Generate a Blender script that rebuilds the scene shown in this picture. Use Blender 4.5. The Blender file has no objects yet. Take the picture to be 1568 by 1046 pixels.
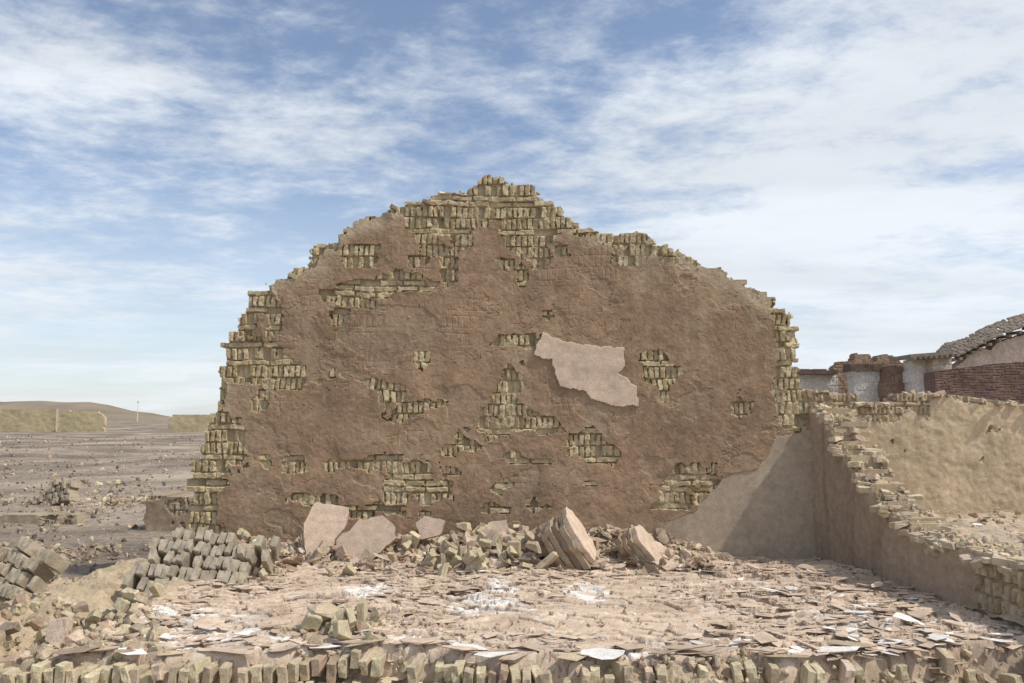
import bpy, bmesh, math, random
import numpy as np
from mathutils import Euler, Vector, Matrix
random.seed(7); rng=np.random.default_rng(11)
sc=bpy.context.scene
# ------------------------------------------------------------------ camera
H=1.37; PITCH=math.radians(5.5); F=1219.6
cd=bpy.data.cameras.new("camera"); cam=bpy.data.objects.new("camera",cd); sc.collection.objects.link(cam)
cd.lens=28; cd.sensor_width=36; cd.clip_end=20000; cd.clip_start=.05
cam.location=(0,0,H); cam.rotation_euler=(math.radians(90)+PITCH,0,0); sc.camera=cam
C=np.array([0,0,H])
def ray(u,v):
    a=PITCH; return np.array([u-784., F*math.cos(a)-(523-v)*math.sin(a), F*math.sin(a)+(523-v)*math.cos(a)])
def on_wall(pts,O,d):
    """traced survey points -> (s,z) metres on the vertical plane through O along d"""
    n=np.array([-d[1],d[0],0]); out=[]
    for u,v in pts:
        r=ray(u,v); t=np.dot(np.array(O)-C,n)/np.dot(r,n); P=C+t*r
        out.append((np.dot(P-np.array(O),d),P[2]))
    return np.array(out)
def on_ground(u,v,z=0.):
    r=ray(u,v); t=(z-H)/r[2]; return C+t*r
# ------------------------------------------------------------------ numpy noise
def h2(ix,iy,s=0.):
    n=np.sin(ix*127.1+iy*311.7+s*74.7+3.1)*43758.5453; return n-np.floor(n)
def vn(x,y,s=0.):
    x=np.asarray(x,float); y=np.asarray(y,float)
    ix=np.floor(x); iy=np.floor(y); fx=x-ix; fy=y-iy
    fx=fx*fx*(3-2*fx); fy=fy*fy*(3-2*fy)
    a=h2(ix,iy,s); b=h2(ix+1,iy,s); c=h2(ix,iy+1,s); d=h2(ix+1,iy+1,s)
    return (a+(b-a)*fx+(c-a)*fy+(a-b-c+d)*fx*fy)*2-1
def fbm(x,y,o=4,s=0.):
    t=0;a=1;n=0
    for i in range(o):
        t=t+a*vn(x,y,s+i*5.3); n+=a; a*=.5
        x,y=(x*1.72-y*1.05)+11.3,(x*1.05+y*1.72)+4.7
    return t/n*1.4
def ss(a,b,x):
    t=np.clip((x-a)/(b-a),0,1); return t*t*(3-2*t)
def voro(x,y,s=0.):
    ix=np.floor(x); iy=np.floor(y); f1=np.full(x.shape,9.); f2=f1.copy(); idd=np.zeros(x.shape); dx=idd.copy(); dy=idd.copy()
    for i in (-1,0,1):
        for j in (-1,0,1):
            cx=ix+i; cy=iy+j; px=cx+h2(cx,cy,s+1); py=cy+h2(cx,cy,s+2)
            d=np.hypot(x-px,y-py); m=d<f1
            f2=np.where(m,f1,np.minimum(f2,d)); f1=np.where(m,d,f1)
            idd=np.where(m,h2(cx,cy,s+3),idd); dx=np.where(m,x-px,dx); dy=np.where(m,y-py,dy)
    return f1,f2,idd,dx,dy
def inpoly(x,y,P):
    r=np.zeros(x.shape,bool); n=len(P)
    for i in range(n):
        x1,y1=P[i]; x2,y2=P[(i+1)%n]
        if y1==y2: continue
        c=((y1>y)!=(y2>y))&(x<(x2-x1)*(y-y1)/(y2-y1)+x1); r^=c
    return r
def dline(x,y,P):
    d=np.full(x.shape,1e9)
    for i in range(len(P)-1):
        a=P[i]; b=P[i+1]; ab=b-a; L=max(np.dot(ab,ab),1e-9)
        t=np.clip(((x-a[0])*ab[0]+(y-a[1])*ab[1])/L,0,1)
        d=np.minimum(d,np.hypot(x-a[0]-t*ab[0],y-a[1]-t*ab[1]))
    return d
# ------------------------------------------------------------------ mesh helpers
def mkmesh(name,V,loops,starts,col,mat,parent=None,smooth=False):
    me=bpy.data.meshes.new(name); me.vertices.add(len(V)); me.vertices.foreach_set("co",np.asarray(V,np.float32).ravel())
    me.loops.add(len(loops)); me.loops.foreach_set("vertex_index",np.asarray(loops,np.int32))
    me.polygons.add(len(starts)); me.polygons.foreach_set("loop_start",np.asarray(starts,np.int32))
    me.update(calc_edges=True)
    if col is not None:
        ca=me.color_attributes.new("Col","FLOAT_COLOR","POINT")
        c4=np.ones((len(V),4),np.float32); c4[:,:3]=col; ca.data.foreach_set("color",c4.ravel())
    me.polygons.foreach_set("use_smooth",np.full(len(starts),smooth))
    me.materials.append(mat); me.validate()
    ob=bpy.data.objects.new(name,me); sc.collection.objects.link(ob)
    if parent: ob.parent=parent
    return ob
def quads(name,V,Q,col,mat,parent=None,smooth=False):
    return mkmesh(name,V,Q.ravel(),np.arange(len(Q))*4,col,mat,parent,smooth)
def wall(name,O,d,box,cell,fn,thick,mat,parent=None):
    O=np.array(O,float); d=np.array(d,float); n=np.array([d[1],-d[0],0.])  # n faces viewer side
    s=np.arange(box[0],box[1]+cell,cell); z=np.arange(box[2],box[3]+cell,cell)
    S,Z=np.meshgrid(s,z,indexing='ij'); ins,disp,col=fn(S,Z)
    nv=S.size; N=S.shape
    def pos(S,Z,D): return O[None,:]*[1,1,0]+S.ravel()[:,None]*d+D.ravel()[:,None]*n+Z.ravel()[:,None]*np.array([0,0,1.])
    fr=pos(S,Z,disp); bk=pos(S,Z,-thick+.03*fbm(S*6,Z*6,3,9.))
    K=ins[:-1,:-1]&ins[1:,:-1]&ins[:-1,1:]&ins[1:,1:]
    I=np.arange(nv).reshape(N)
    a,b,c,e=I[:-1,:-1],I[1:,:-1],I[1:,1:],I[:-1,1:]
    Q=[np.stack([a[K],b[K],c[K],e[K]],1), np.stack([a[K],e[K],c[K],b[K]],1)+nv]
    Kp=np.pad(K,1)
    def side(nb,p,q):
        m=K&~nb; Q.append(np.stack([q[m],p[m],p[m]+nv,q[m]+nv],1))
    side(Kp[:-2,1:-1],e,a); side(Kp[2:,1:-1],b,c); side(Kp[1:-1,:-2],a,b); side(Kp[1:-1,2:],c,e)
    Q=np.concatenate(Q); V=np.concatenate([fr,bk]); cc=np.concatenate([col.reshape(-1,3)]*2)
    used=np.zeros(len(V),bool); used[Q.ravel()]=True; mp=np.cumsum(used)-1
    return quads(name,V[used],mp[Q],cc[used],mat,parent)
# ------------------------------------------------------------------ materials
def nt(m): m.use_nodes=True; t=m.node_tree; return t,t.nodes,t.links
def earth(name,var=.25,bump=.5,fine=90.,rough=.97):
    m=bpy.data.materials.new(name); t,N,L=nt(m); b=N["Principled BSDF"]
    b.inputs["Roughness"].default_value=rough; b.inputs["Specular IOR Level"].default_value=.12
    at=N.new("ShaderNodeAttribute"); at.attribute_name="Col"
    tc=N.new("ShaderNodeTexCoord")
    n1=N.new("ShaderNodeTexNoise"); n1.inputs["Scale"].default_value=14; n1.inputs["Detail"].default_value=4; n1.inputs["Roughness"].default_value=.7
    n2=N.new("ShaderNodeTexNoise"); n2.inputs["Scale"].default_value=fine; n2.inputs["Detail"].default_value=3; n2.inputs["Roughness"].default_value=.75
    for n in (n1,n2): L.new(tc.outputs["Object"],n.inputs["Vector"])
    def mrn(x,k):
        mr=N.new("ShaderNodeMapRange"); mr.inputs[1].default_value=.3; mr.inputs[2].default_value=.7; mr.inputs[3].default_value=1-k; mr.inputs[4].default_value=1+k
        L.new(x,mr.inputs[0]); return mr.outputs[0]
    mu=N.new("ShaderNodeMath"); mu.operation='MULTIPLY'; L.new(mrn(n1.outputs["Fac"],var),mu.inputs[0]); L.new(mrn(n2.outputs["Fac"],var*.8),mu.inputs[1])
    vm=N.new("ShaderNodeVectorMath"); vm.operation='SCALE'; L.new(at.outputs["Color"],vm.inputs[0]); L.new(mu.outputs[0],vm.inputs["Scale"])
    L.new(vm.outputs[0],b.inputs["Base Color"])
    bp=N.new("ShaderNodeBump"); bp.inputs["Strength"].default_value=bump; bp.inputs["Distance"].default_value=.008
    L.new(n2.outputs["Fac"],bp.inputs["Height"]); L.new(bp.outputs[0],b.inputs["Normal"])
    return m
M_ADOBE=earth("adobe_mud",.18,.45,80.); M_RUB=earth("rubble_earth",.22,.7,70.); M_FLOOR=earth("cracked_mud_plaster",.18,.5,80.)
M_FAR=earth("distant_masonry",.2,.3,8.)
def ground_mat():
    m=bpy.data.materials.new("desert_gravel"); t,N,L=nt(m); b=N["Principled BSDF"]
    b.inputs["Roughness"].default_value=1; b.inputs["Specular IOR Level"].default_value=.1
    tc=N.new("ShaderNodeTexCoord")
    def noise(sc_,d=8,r=.65):
        n=N.new("ShaderNodeTexNoise"); n.inputs["Scale"].default_value=sc_; n.inputs["Detail"].default_value=d; n.inputs["Roughness"].default_value=r
        L.new(tc.outputs["Object"],n.inputs["Vector"]); return n
    a=noise(.16,8,.72); f=noise(7,6,.85)
    cr=N.new("ShaderNodeValToRGB"); e=cr.color_ramp.elements
    e[0].position=.38; e[0].color=(.155,.125,.10,1); e[1].position=.62; e[1].color=(.44,.365,.285,1)
    x=cr.color_ramp.elements.new(.5); x.color=(.27,.22,.175,1)
    L.new(a.outputs["Fac"],cr.inputs[0])
    mr=N.new("ShaderNodeMapRange"); mr.inputs[1].default_value=.3; mr.inputs[2].default_value=.7; mr.inputs[3].default_value=.45; mr.inputs[4].default_value=1.5
    L.new(f.outputs["Fac"],mr.inputs[0])
    vm=N.new("ShaderNodeVectorMath"); vm.operation='SCALE'; L.new(cr.outputs[0],vm.inputs[0]); L.new(mr.outputs[0],vm.inputs["Scale"])
    L.new(vm.outputs[0],b.inputs["Base Color"])
    bp=N.new("ShaderNodeBump"); bp.inputs["Strength"].default_value=.8; bp.inputs["Distance"].default_value=.03
    L.new(f.outputs["Fac"],bp.inputs["Height"]); L.new(bp.outputs[0],b.inputs["Normal"])
    return m
M_GROUND=ground_mat()
# palette (albedo)
BROWN=np.array([.335,.230,.150]); ADOBE=np.array([.525,.435,.275]); PINK=np.array([.66,.51,.39]); GREY=np.array([.40,.325,.245])
FLOORC=np.array([.575,.455,.35]); WHITE=np.array([.80,.76,.71]); DARK=np.array([.30,.24,.18])
# ------------------------------------------------------------------ brick pattern
def rows(seed,H0,H1,pat):
    r=random.Random(seed); z=H0; b=[z]; ty=[]
    while z<H1:
        k=r.choice(pat); z+=(.122 if k else .060); b.append(z); ty.append(k)
    return np.array(b),np.array(ty+[1])
def bricks(S,Z,seed=1,pat=(1,1,1,0,0),fill=.15):
    b,ty=rows(seed,-.6,6.,pat)
    Zw=Z+.03*vn(S*.9,Z*.9,seed)+.010*vn(S*6,Z*6,seed+1)
    ri=np.clip(np.searchsorted(b,Zw)-1,0,len(ty)-2); T=ty[ri]; z0=b[ri]; hh=b[ri+1]-z0
    Sw=S+.014*vn(S*9,ri*7.3,seed+2)+.012*vn(S*5,Z*9,seed+3)
    w=np.where(T==1,.059,.225); off=h2(ri*1.,ri*0+4.,seed)*.3
    c=(Sw+off)/w; id_=np.floor(c); fx=c-id_; fz=(Zw-z0)/hh
    ed=np.minimum(np.minimum(fx,1-fx)*w,np.minimum(fz,1-fz)*hh)+.006*vn(S*32,Z*32,seed+6)+.002
    R=h2(id_,ri*1.,seed+4); R2=h2(id_,ri*1.,seed+5)
    g=ss(.002,.012,ed)
    g=np.maximum(g,.85*ss(fill,fill+.35,fbm(S*6,Z*6,3,seed+7.)))
    cs=(id_+.5)*w-off; cz=z0+hh*.5
    return g,R,R2,cs,cz,(fx-.5),(fz-.5)
def brickdisp(g,R,R2,fx,fz,S,Z):
    d=-.043+g*(.022+.022*R+(R2-.5)*.024*fx*2)-np.where(R2<.08,.045,0)*g+.007*fbm(S*26,Z*26,3,4.)
    return d
def brickcol(g,R,R2,S,Z,base=ADOBE):
    v=(.80+.34*R)*(.94+.14*fbm(S*12,Z*12,3,8.))
    tint=np.stack([1+.06*(R2-.5),1+0*R2,1-.14*(R2-.5)],-1)
    c=base*v[...,None]*tint
    j=base*np.array([.80,.74,.70])
    return c*g[...,None]+j*(1-g[...,None])
def mixc(a,b,m): m=m[...,None]*1.; return a*(1-m)+b*m
# ------------------------------------------------------------------ main gable wall
D=8.2; O=(0,D,0); dX=(1.,0.,0.); K=D/F
OUT=[(288,900),(288,825),(290,770),(293,710),(307,690),(312,668),(325,640),(333,610),(337,595),(332,572),(345,548),(347,520),(362,495),(372,478),(378,460),(388,447),(410,443),(413,430),(440,422),(455,407),(475,405),(478,380),(495,373),(512,372),(520,355),(540,342),(560,338),(590,325),(620,313),(650,303),(680,292),(722,290),(735,272),(748,270),(780,277),(812,283),(830,300),(850,313),(870,330),(880,343),(905,352),(920,358),(945,365),(960,358),(988,358),(1000,370),(1025,378),(1050,390),(1060,400),(1085,405),(1100,412),(1115,422),(1135,427),(1140,438),(1160,445),(1172,455),(1185,460),(1186,472),(1205,475),(1210,500),(1221,508),(1222,545),(1226,590),(1250,604),(1262,900)]
outw=on_wall(OUT,O,dX)
EXP=[[(605,318),(735,265),(815,275),(885,340),(850,365),(838,380),(850,398),(820,408),(790,382),(770,362),(748,346),(722,350),(716,378),(700,392),(652,396),(642,376),(625,348)],
[(370,440),(415,440),(430,475),(436,505),(415,520),(440,545),(470,560),(465,590),(440,598),(405,590),(370,590),(325,570),(340,520),(365,480)],
[(320,628),(370,640),(375,665),(391,690),(380,718),(330,728),(352,745),(330,760),(332,788),(352,828),(270,828),(285,710),(305,668)],
[(1190,470),(1235,505),(1240,670),(1197,662),(1182,620),(1185,580),(1196,550),(1189,510)],
[(1020,738),(1040,712),(1090,710),(1112,728),(1075,765),(1040,785),(990,780),(1010,760)],
[(590,698),(660,700),(695,742),(690,768),(640,765),(590,770),(585,732)],
[(860,672),(905,655),(950,690),(945,715),(900,708),(872,690)],
[(935,362),(995,358),(1030,385),(1035,405),(1000,402),(950,408),(935,385)],
[(740,640),(770,560),(800,548),(812,585),(796,605),(800,622),(850,640),(870,655),(830,662),(790,658),(750,672),(735,655)]]
EXPw=[on_wall(p,O,dX) for p in EXP]
ELL=[(550,392,32,15),(620,432,48,12),(570,441,58,12),(520,455,34,10),(686,412,12,24),(800,420,13,17),(905,352,30,9),(520,484,14,14),(560,468,26,7),(645,555,10,13),(515,580,8,9),(573,586,11,7),(840,486,13,7),(768,526,20,7),(806,521,30,8),(600,605,22,15),(612,630,30,13),(655,618,26,9),
(714,684,26,9),(715,665,12,8),(690,690,11,7),(795,702,18,10),(828,704,14,8),(1002,551,21,9),(1012,575,25,17),(1018,602,11,13),(1137,625,19,13),(555,712,60,9),(450,711,20,8),(695,722,14,7),(565,780,68,8),(480,766,38,8),(770,742,18,8),(756,778,20,9),(826,776,22,8),(900,742,10,6),(620,783,38,9),(400,612,10,19),(862,380,9,10),(640,395,13,8),(775,400,13,7),(405,705,11,6)]
PATCH=on_wall([(832,510),(860,522),(905,530),(955,533),(957,560),(948,572),(975,592),(977,622),(940,622),(905,612),(895,600),(858,592),(850,570),(845,552),(818,545),(822,528)],O,dX)
LOWG=on_wall([(1290,655),(1205,666),(1187,672),(1180,695),(1160,715),(1112,728),(1100,745),(1072,768),(1068,780),(1025,800),(1010,815),(1000,900),(1290,900)],O,dX)
def main_fn(S,Z):
    g,R,R2,cs,cz,fx,fz=bricks(S,Z,1)
    mix=.62; nx_=.022*fbm(S*9,Z*9,4,2.); ts=cs*mix+S*(1-mix)+nx_; tz=cz*mix+Z*(1-mix)+.022*fbm(S*9,Z*9,4,3.)
    ins=inpoly(ts,tz,outw)&(S<3.12)
    ins|=(S>2.9)&(S<3.12)&(Z<1.5)
    q=.40; csn=np.where(np.abs(cs-S)<.04,cs,S)
    sw=S*(1-q)+csn*q+.060*fbm(S*6,Z*6,5,21.); zw=Z*(1-q)+cz*q+.058*fbm(S*6,Z*6,5,22.)
    ex=np.zeros(S.shape,bool)
    for p in EXPw: ex|=inpoly(sw,zw,p)
    for (u,v,a,b) in ELL:
        c=on_wall([(u,v)],O,dX)[0]; ex|=np.abs((sw-c[0])/(a*K*1.04))**2.3+np.abs((zw-c[1])/(b*K*1.10))**2.3<1
    de=dline(S,Z,outw[1:-3]); nz=fbm(S*3.2,Z*3.2,4,31.)
    ex|=de<(.04+.085*nz+.03*vn(S*20,Z*20,7.)-.03*ss(1.2,2.2,S))
    isl=fbm(S*5,Z*5,4,43.)>.58; ex&=~(isl&(de>.08))
    low=inpoly(S+.02*fbm(S*6,Z*6,3,51.),Z+.02*fbm(S*6,Z*6,3,52.),LOWG)
    pk=inpoly(S+.012*vn(S*22,Z*22,53.),Z+.012*vn(S*22,Z*22,54.),PATCH)
    ex&=~low; ex&=~pk
    bd=brickdisp(g,R,R2,fx,fz,S,Z)
    thin=ss(.15,.9,fbm(S*2.,Z*2.,3,61.)+.2*ss(1.6,2.9,Z))
    pl=.004+.012*fbm(S*1.6,Z*1.6,3,12.)+.007*fbm(S*6,Z*6,5,12.5)+.0016*fbm(S*40,Z*40,2,13.)-.005*(1-g)*thin
    cr=np.abs(fbm(S*2.3,Z*2.3,5,71.)); crack=.8*(1-ss(.0,.010,cr))*(vn(S*1.3,Z*1.3,72.)>.05)
    v1,v2,vi,_,_=voro(S*3.0+.6*fbm(S*2.5,Z*2.5,5,75.),Z*2.4+.6*fbm(S*2.5,Z*2.5,5,76.),77.)
    crack=np.maximum(crack,.6*(1-ss(.0,.018,v2-v1))*(fbm(S*1.7,Z*1.7,3,78.)>.30))
    fl=ss(.0,.03,fbm(S*2.1,Z*2.6,6,79.)-.25); pl=pl-.006*fl
    pl=pl-.009*crack
    pits=(vn(S*46,Z*46,14.)>.95)|(vn(S*26,Z*26,15.)>.968); pl=pl-.012*pits
    lowd=.002+.006*fbm(S*3,Z*3,3,81.)
    pkd=.024+.004*fbm(S*4,Z*4,3,82.)
    disp=np.where(ex,bd,pl); disp=np.where(low,lowd,disp); disp=np.where(pk,pkd,disp)
    m=fbm(S*1.1,Z*1.3,5,91.); m2=fbm(S*6,Z*2.2,4,92.)
    c=BROWN*(1+.15*m+.11*m2)[...,None]
    wash=ss(.1,.8,fbm(S*2.2,Z*1.1,5,93.)+.55*ss(.9,2.6,S)*ss(1.2,2.4,Z)-.12)
    c=mixc(c,np.array([.43,.325,.225]),.7*wash)
    c=mixc(c,np.array([.48,.38,.25]),.55*(pits*1.))
    sp=ss(.45,.8,fbm(S*16,Z*16,3,94.)); c=mixc(c,np.array([.43,.34,.235]),.4*sp)
    c=mixc(c,np.array([.37,.28,.19]),.4*fl)
    dk=ss(.3,.9,fbm(S*3,Z*3,5,96.)); c=c*(1-.16*dk)[...,None]
    rim=ss(.22,.03,de+.06*fbm(S*7,Z*7,4,97.)); c=mixc(c,np.array([.52,.425,.295]),.75*rim)
    c=c*(1-.18*crack)[...,None]
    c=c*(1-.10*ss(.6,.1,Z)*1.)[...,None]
    bc=brickcol(g,R,R2,S,Z); smear=ss(.05,.6,fbm(S*5,Z*5,4,95.)); bc=mixc(bc,np.array([.43,.335,.22]),.55*smear)
    lc=GREY*(1.08+.10*m+.08*m2)[...,None]; pc=PINK*(1+.05*m2+.05*m)[...,None]
    c=np.where(ex[...,None],bc,c); c=np.where(low[...,None],lc,c); c=np.where(pk[...,None],pc,c)
    return ins,disp,c
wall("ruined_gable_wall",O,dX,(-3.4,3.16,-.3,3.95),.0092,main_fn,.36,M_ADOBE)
# ------------------------------------------------------------------ low side wall (runs towards the viewer)
A=np.array([3.06,8.17,0]); B=np.array([3.46,4.7,0]); Ls=np.linalg.norm(B-A)
dS=(B-A)/Ls
TOP=[(1229,603),(1240,620),(1258,634),(1272,648),(1284,680),(1297,694),(1310,722),(1325,742),(1345,757),(1362,778),(1385,800),(1408,815),(1425,826),(1470,832),(1500,842),(1568,862),(1660,905)]
topw=on_wall(TOP,A,dS)
topw=topw[topw[:,0].argsort()]
topw=np.vstack([topw,[[7.,topw[-1,1]-.1]]])
sidew=np.vstack([[[topw[0,0]-.6,-.4]],[[topw[0,0]-.6,topw[0,1]]],topw,[[7.,-.4]]])
def side_fn(S,Z):
    g,R,R2,cs,cz,fx,fz=bricks(S,Z,5,(1,1,0))
    mx=.8; ins=inpoly(cs*mx+S*(1-mx),cz*mx+Z*(1-mx),sidew)&(S>-.05)&(S<5.2)
    tz=np.interp(S,topw[:,0],topw[:,1]); dtop=tz-Z
    ex=dtop<(.05+.07*fbm(S*3,Z*3,4,33.)+.04*vn(S*15,Z*15,2.))
    ex|=(S>2.35+.25*fbm(S*4,Z*4,4,34.))&(dtop<.42)
    ex|=fbm(S*6,Z*6,3,35.)>.85
    bd=brickdisp(g,R,R2,fx,fz,S,Z)
    pl=.002+.010*fbm(S*3,Z*3,4,36.)+.002*fbm(S*30,Z*30,3,37.)
    m=fbm(S*1.5,Z*1.5,5,38.); c=np.array([.36,.28,.21])*(1+.14*m)[...,None]
    st=ss(.1,.7,fbm(S*9,Z*1.2,4,39.)); c=mixc(c,np.array([.26,.20,.145]),.65*st)
    c=mixc(c,np.array([.50,.41,.29]),.7*ss(.16,.03,dtop+.05*fbm(S*6,Z*6,3,40.)))
    c=np.where(ex[...,None],brickcol(g,R,R2,S,Z,np.array([.50,.41,.28])),c)
    return ins,np.where(ex,bd,pl),c
wall("low_side_wall",A,dS,(-.05,5.1,-.3,2.0),.0125,side_fn,.34,M_ADOBE)
# ------------------------------------------------------------------ courtyard wall behind
YB=11.3
T2=[(1180,606),(1240,598),(1262,600),(1280,607),(1316,603),(1318,617),(1366,616),(1380,604),(1410,603),(1421,609),(1434,600),(1465,606),(1500,612),(1568,618),(1750,628)]
t2=on_wall(T2,(0,YB,0),dX); p2=np.vstack([[[t2[0,0],-.3]],t2,[[t2[-1,0],-.3]]]); xb=on_wall([(1425,620)],(0,YB,0),dX)[0,0]
def back_fn(S,Z):
    g,R,R2,cs,cz,fx,fz=bricks(S,Z,9,(1,0))
    ins=inpoly(cs*.8+S*.2,cz*.8+Z*.2,p2); dt=np.interp(S,t2[:,0],t2[:,1])-Z
    ex=(dt<.30+.07*fbm(S*4,Z*4,3,1.))&(S<xb)&(S>4.2); ex|=dt<.05+.03*vn(S*8,Z*8,2.); ex|=fbm(S*5,Z*5,3,3.)>.85
    c=np.array([.56,.445,.305])*(1+.12*fbm(S*1.2,Z*1.2,5,4.)+.08*fbm(S*7,Z*3,4,5.))[...,None]
    sb=xb+.05*fbm(Z*3,Z*0,3,9.); c=mixc(c,np.array([.50,.39,.265]),(1-ss(-.05,.05,S-sb))*.6)
    st=ss(.2,.7,fbm(S*6,Z*1.0,4,8.)); c=mixc(c,np.array([.45,.34,.225]),.35*st)
    c=np.where(ex[...,None],brickcol(g,R,R2,S,Z,np.array([.50,.40,.275])),c)
    return ins,np.where(ex,brickdisp(g,R,R2,fx,fz,S,Z),.02*fbm(S*2,Z*2,4,6.)+.009*fbm(S*9,Z*9,4,7.)),c
wall("courtyard_wall",(0,YB,0),dX,(t2[0,0],9.6,-.3,2.0),.02,back_fn,.3,M_ADOBE)
# ------------------------------------------------------------------ floor
def yfront(x): return 4.80+.11*vn(x*1.3,x*0,3.)+.06*vn(x*5,x*0,4.)+.12*ss(1.2,3.3,x)
def base_h(X,Y):
    m=ss(-.06,.09,Y-yfront(X))*ss(-3.25,-2.55,X+.25*fbm(X*1.5,Y*1.5,3,5.)+.1*(Y-6))
    heap=.22*np.exp(-((Y-8.3)/.45)**2)*ss(-3.9,-3.2,X)*(1-ss(1.2,2.2,X))*(1+.5*vn(X*2.2,Y*2,6.))
    heap+=.12*np.exp(-(((X-.2)/.9)**2+((Y-7.6)/.35)**2))
    lh=.13*np.exp(-(((X+3.2)/.55)**2+((Y-5.3)/.9)**2))
    mud=.21*ss(-.6,.05,Y-yfront(X))*(1-m)*ss(-.3,.4,vn(X*1.1,X*0+2.,9.)+.35*ss(-1.,2.,X))
    return -.28+.28*m+mud+heap*m+lh+.03*fbm(X*1.1,Y*1.1,4,7.)+.012*fbm(X*5,Y*5,4,7.5)
def floor_mesh():
    c=.011; x=np.arange(-4.8,3.6,c); y=np.arange(4.2,8.35,c); X,Y=np.meshgrid(x,y,indexing='ij')
    Z=base_h(X,Y); Xw=X+.06*fbm(X*5,Y*5,3,11.); Yw=Y+.06*fbm(X*5,Y*5,3,12.)
    f1,f2,i1,dx,dy=voro(Xw*2.4,Yw*3.6,1.); g1,g2,i2,ex,ey=voro(Xw*6.0,Yw*9.5,2.)
    k1,k2,i3,kx,ky=voro(Xw*16,Yw*24,3.)
    on=ss(-2.85,-2.55,X+.1*vn(X*5,Y*5,8.))*(ss(-.02,.05,Y-yfront(X)))
    brk=ss(-.35,.3,fbm(X*1.3,Y*1.6,4,25.)+.5*ss(.8,2.4,X)+.25*ss(6.6,7.8,Y))
    pl=(i1-.5)*.026+(i1-.5)*.03*dx-.05*ey*0-.026*(1-ss(.01,.05,f2-f1))
    pl+=(.35+.65*brk)*((i2-.5)*.024-(.02+.09*i2)*ey*.20-.022*(1-ss(.02,.09,g2-g1)))
    pl+=brk*((i3-.5)*.012-.05*i3*ky*.2)*ss(.0,.5,i2)
    lump=.03*fbm(X*9,Y*9,4,13.)+.02*fbm(X*22,Y*22,3,14.)
    Z=Z+on*pl+(1-on)*lump+.0012*vn(X*60,Y*60)
    m=fbm(X*1.4,Y*1.8,5,15.); c0=FLOORC*(1+.10*m+.12*(i1-.5)+(.3+.7*brk)*(.18*(i2-.5)+.12*(i3-.5)))[...,None]
    c0=mixc(c0,np.array([.41,.305,.225]),.6*(ss(.1,.6,fbm(X*1.8,Y*2.2,4,16.))))
    w=np.zeros(X.shape)
    for (u,v,rx,ry) in [(250,970,.60,.3),(430,985,.5,.15),(750,925,.35,.30),(775,905,.15,.3),(1320,950,.35,.22),(560,905,.25,.3),(940,1000,.3,.07),(290,940,.5,.2),(900,905,.2,.2),(640,985,.3,.08)]:
        P=on_ground(u,v); w=np.maximum(w,ss(1.25,.55,np.hypot((X-P[0])/rx,(Y-P[1])/ry)+.6*fbm(X*6,Y*6,5,17.)))
    c0=mixc(c0,WHITE,.9*w*(.35+.65*(i2>.35)))
    dust=ss(.4,.9,fbm(X*5,Y*7,5,18.)); c0=mixc(c0,WHITE*.9,.4*dust)
    c0=c0*(1-.25*(1-ss(.01,.05,f2-f1))-.22*(.4+.6*brk)*(1-ss(.02,.09,g2-g1)))[...,None]
    ground=np.array([.42,.335,.235])*(1+.2*fbm(X*8,Y*8,4,19.))[...,None]
    lowf=ss(7.75,7.4,Y+.15*fbm(X*4,Y*4,3,20.)) ; lowf=np.where(X>1.6,ss(8.25,7.9,Y+.1*fbm(X*4,Y*4,3,20.)),lowf)
    c0=mixc(ground,c0,on*(.3+.7*lowf))
    I=np.arange(X.size).reshape(X.shape); Q=np.stack([I[:-1,:-1],I[1:,:-1],I[1:,1:],I[:-1,1:]],-1).reshape(-1,4)
    quads("cracked_plaster_floor",np.stack([X,Y,Z],-1).reshape(-1,3),Q,c0.reshape(-1,3),M_FLOOR)
floor_mesh()
def yard():
    c=.035; x=np.arange(3.3,12,c); y=np.arange(3.,11.5,c); X,Y=np.meshgrid(x,y,indexing='ij')
    Z=.06+.06*fbm(X*1.5,Y*1.5,4,1.)+.025*fbm(X*8,Y*8,3,2.)-.4*ss(4.6,3.6,Y)
    c0=np.array([.46,.37,.27])*(1+.2*fbm(X*3,Y*3,4,3.))[...,None]
    I=np.arange(X.size).reshape(X.shape); Q=np.stack([I[:-1,:-1],I[1:,:-1],I[1:,1:],I[:-1,1:]],-1).reshape(-1,4)
    quads("courtyard_ground",np.stack([X,Y,Z],-1).reshape(-1,3),Q,c0.reshape(-1,3),M_FLOOR)
yard()
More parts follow.
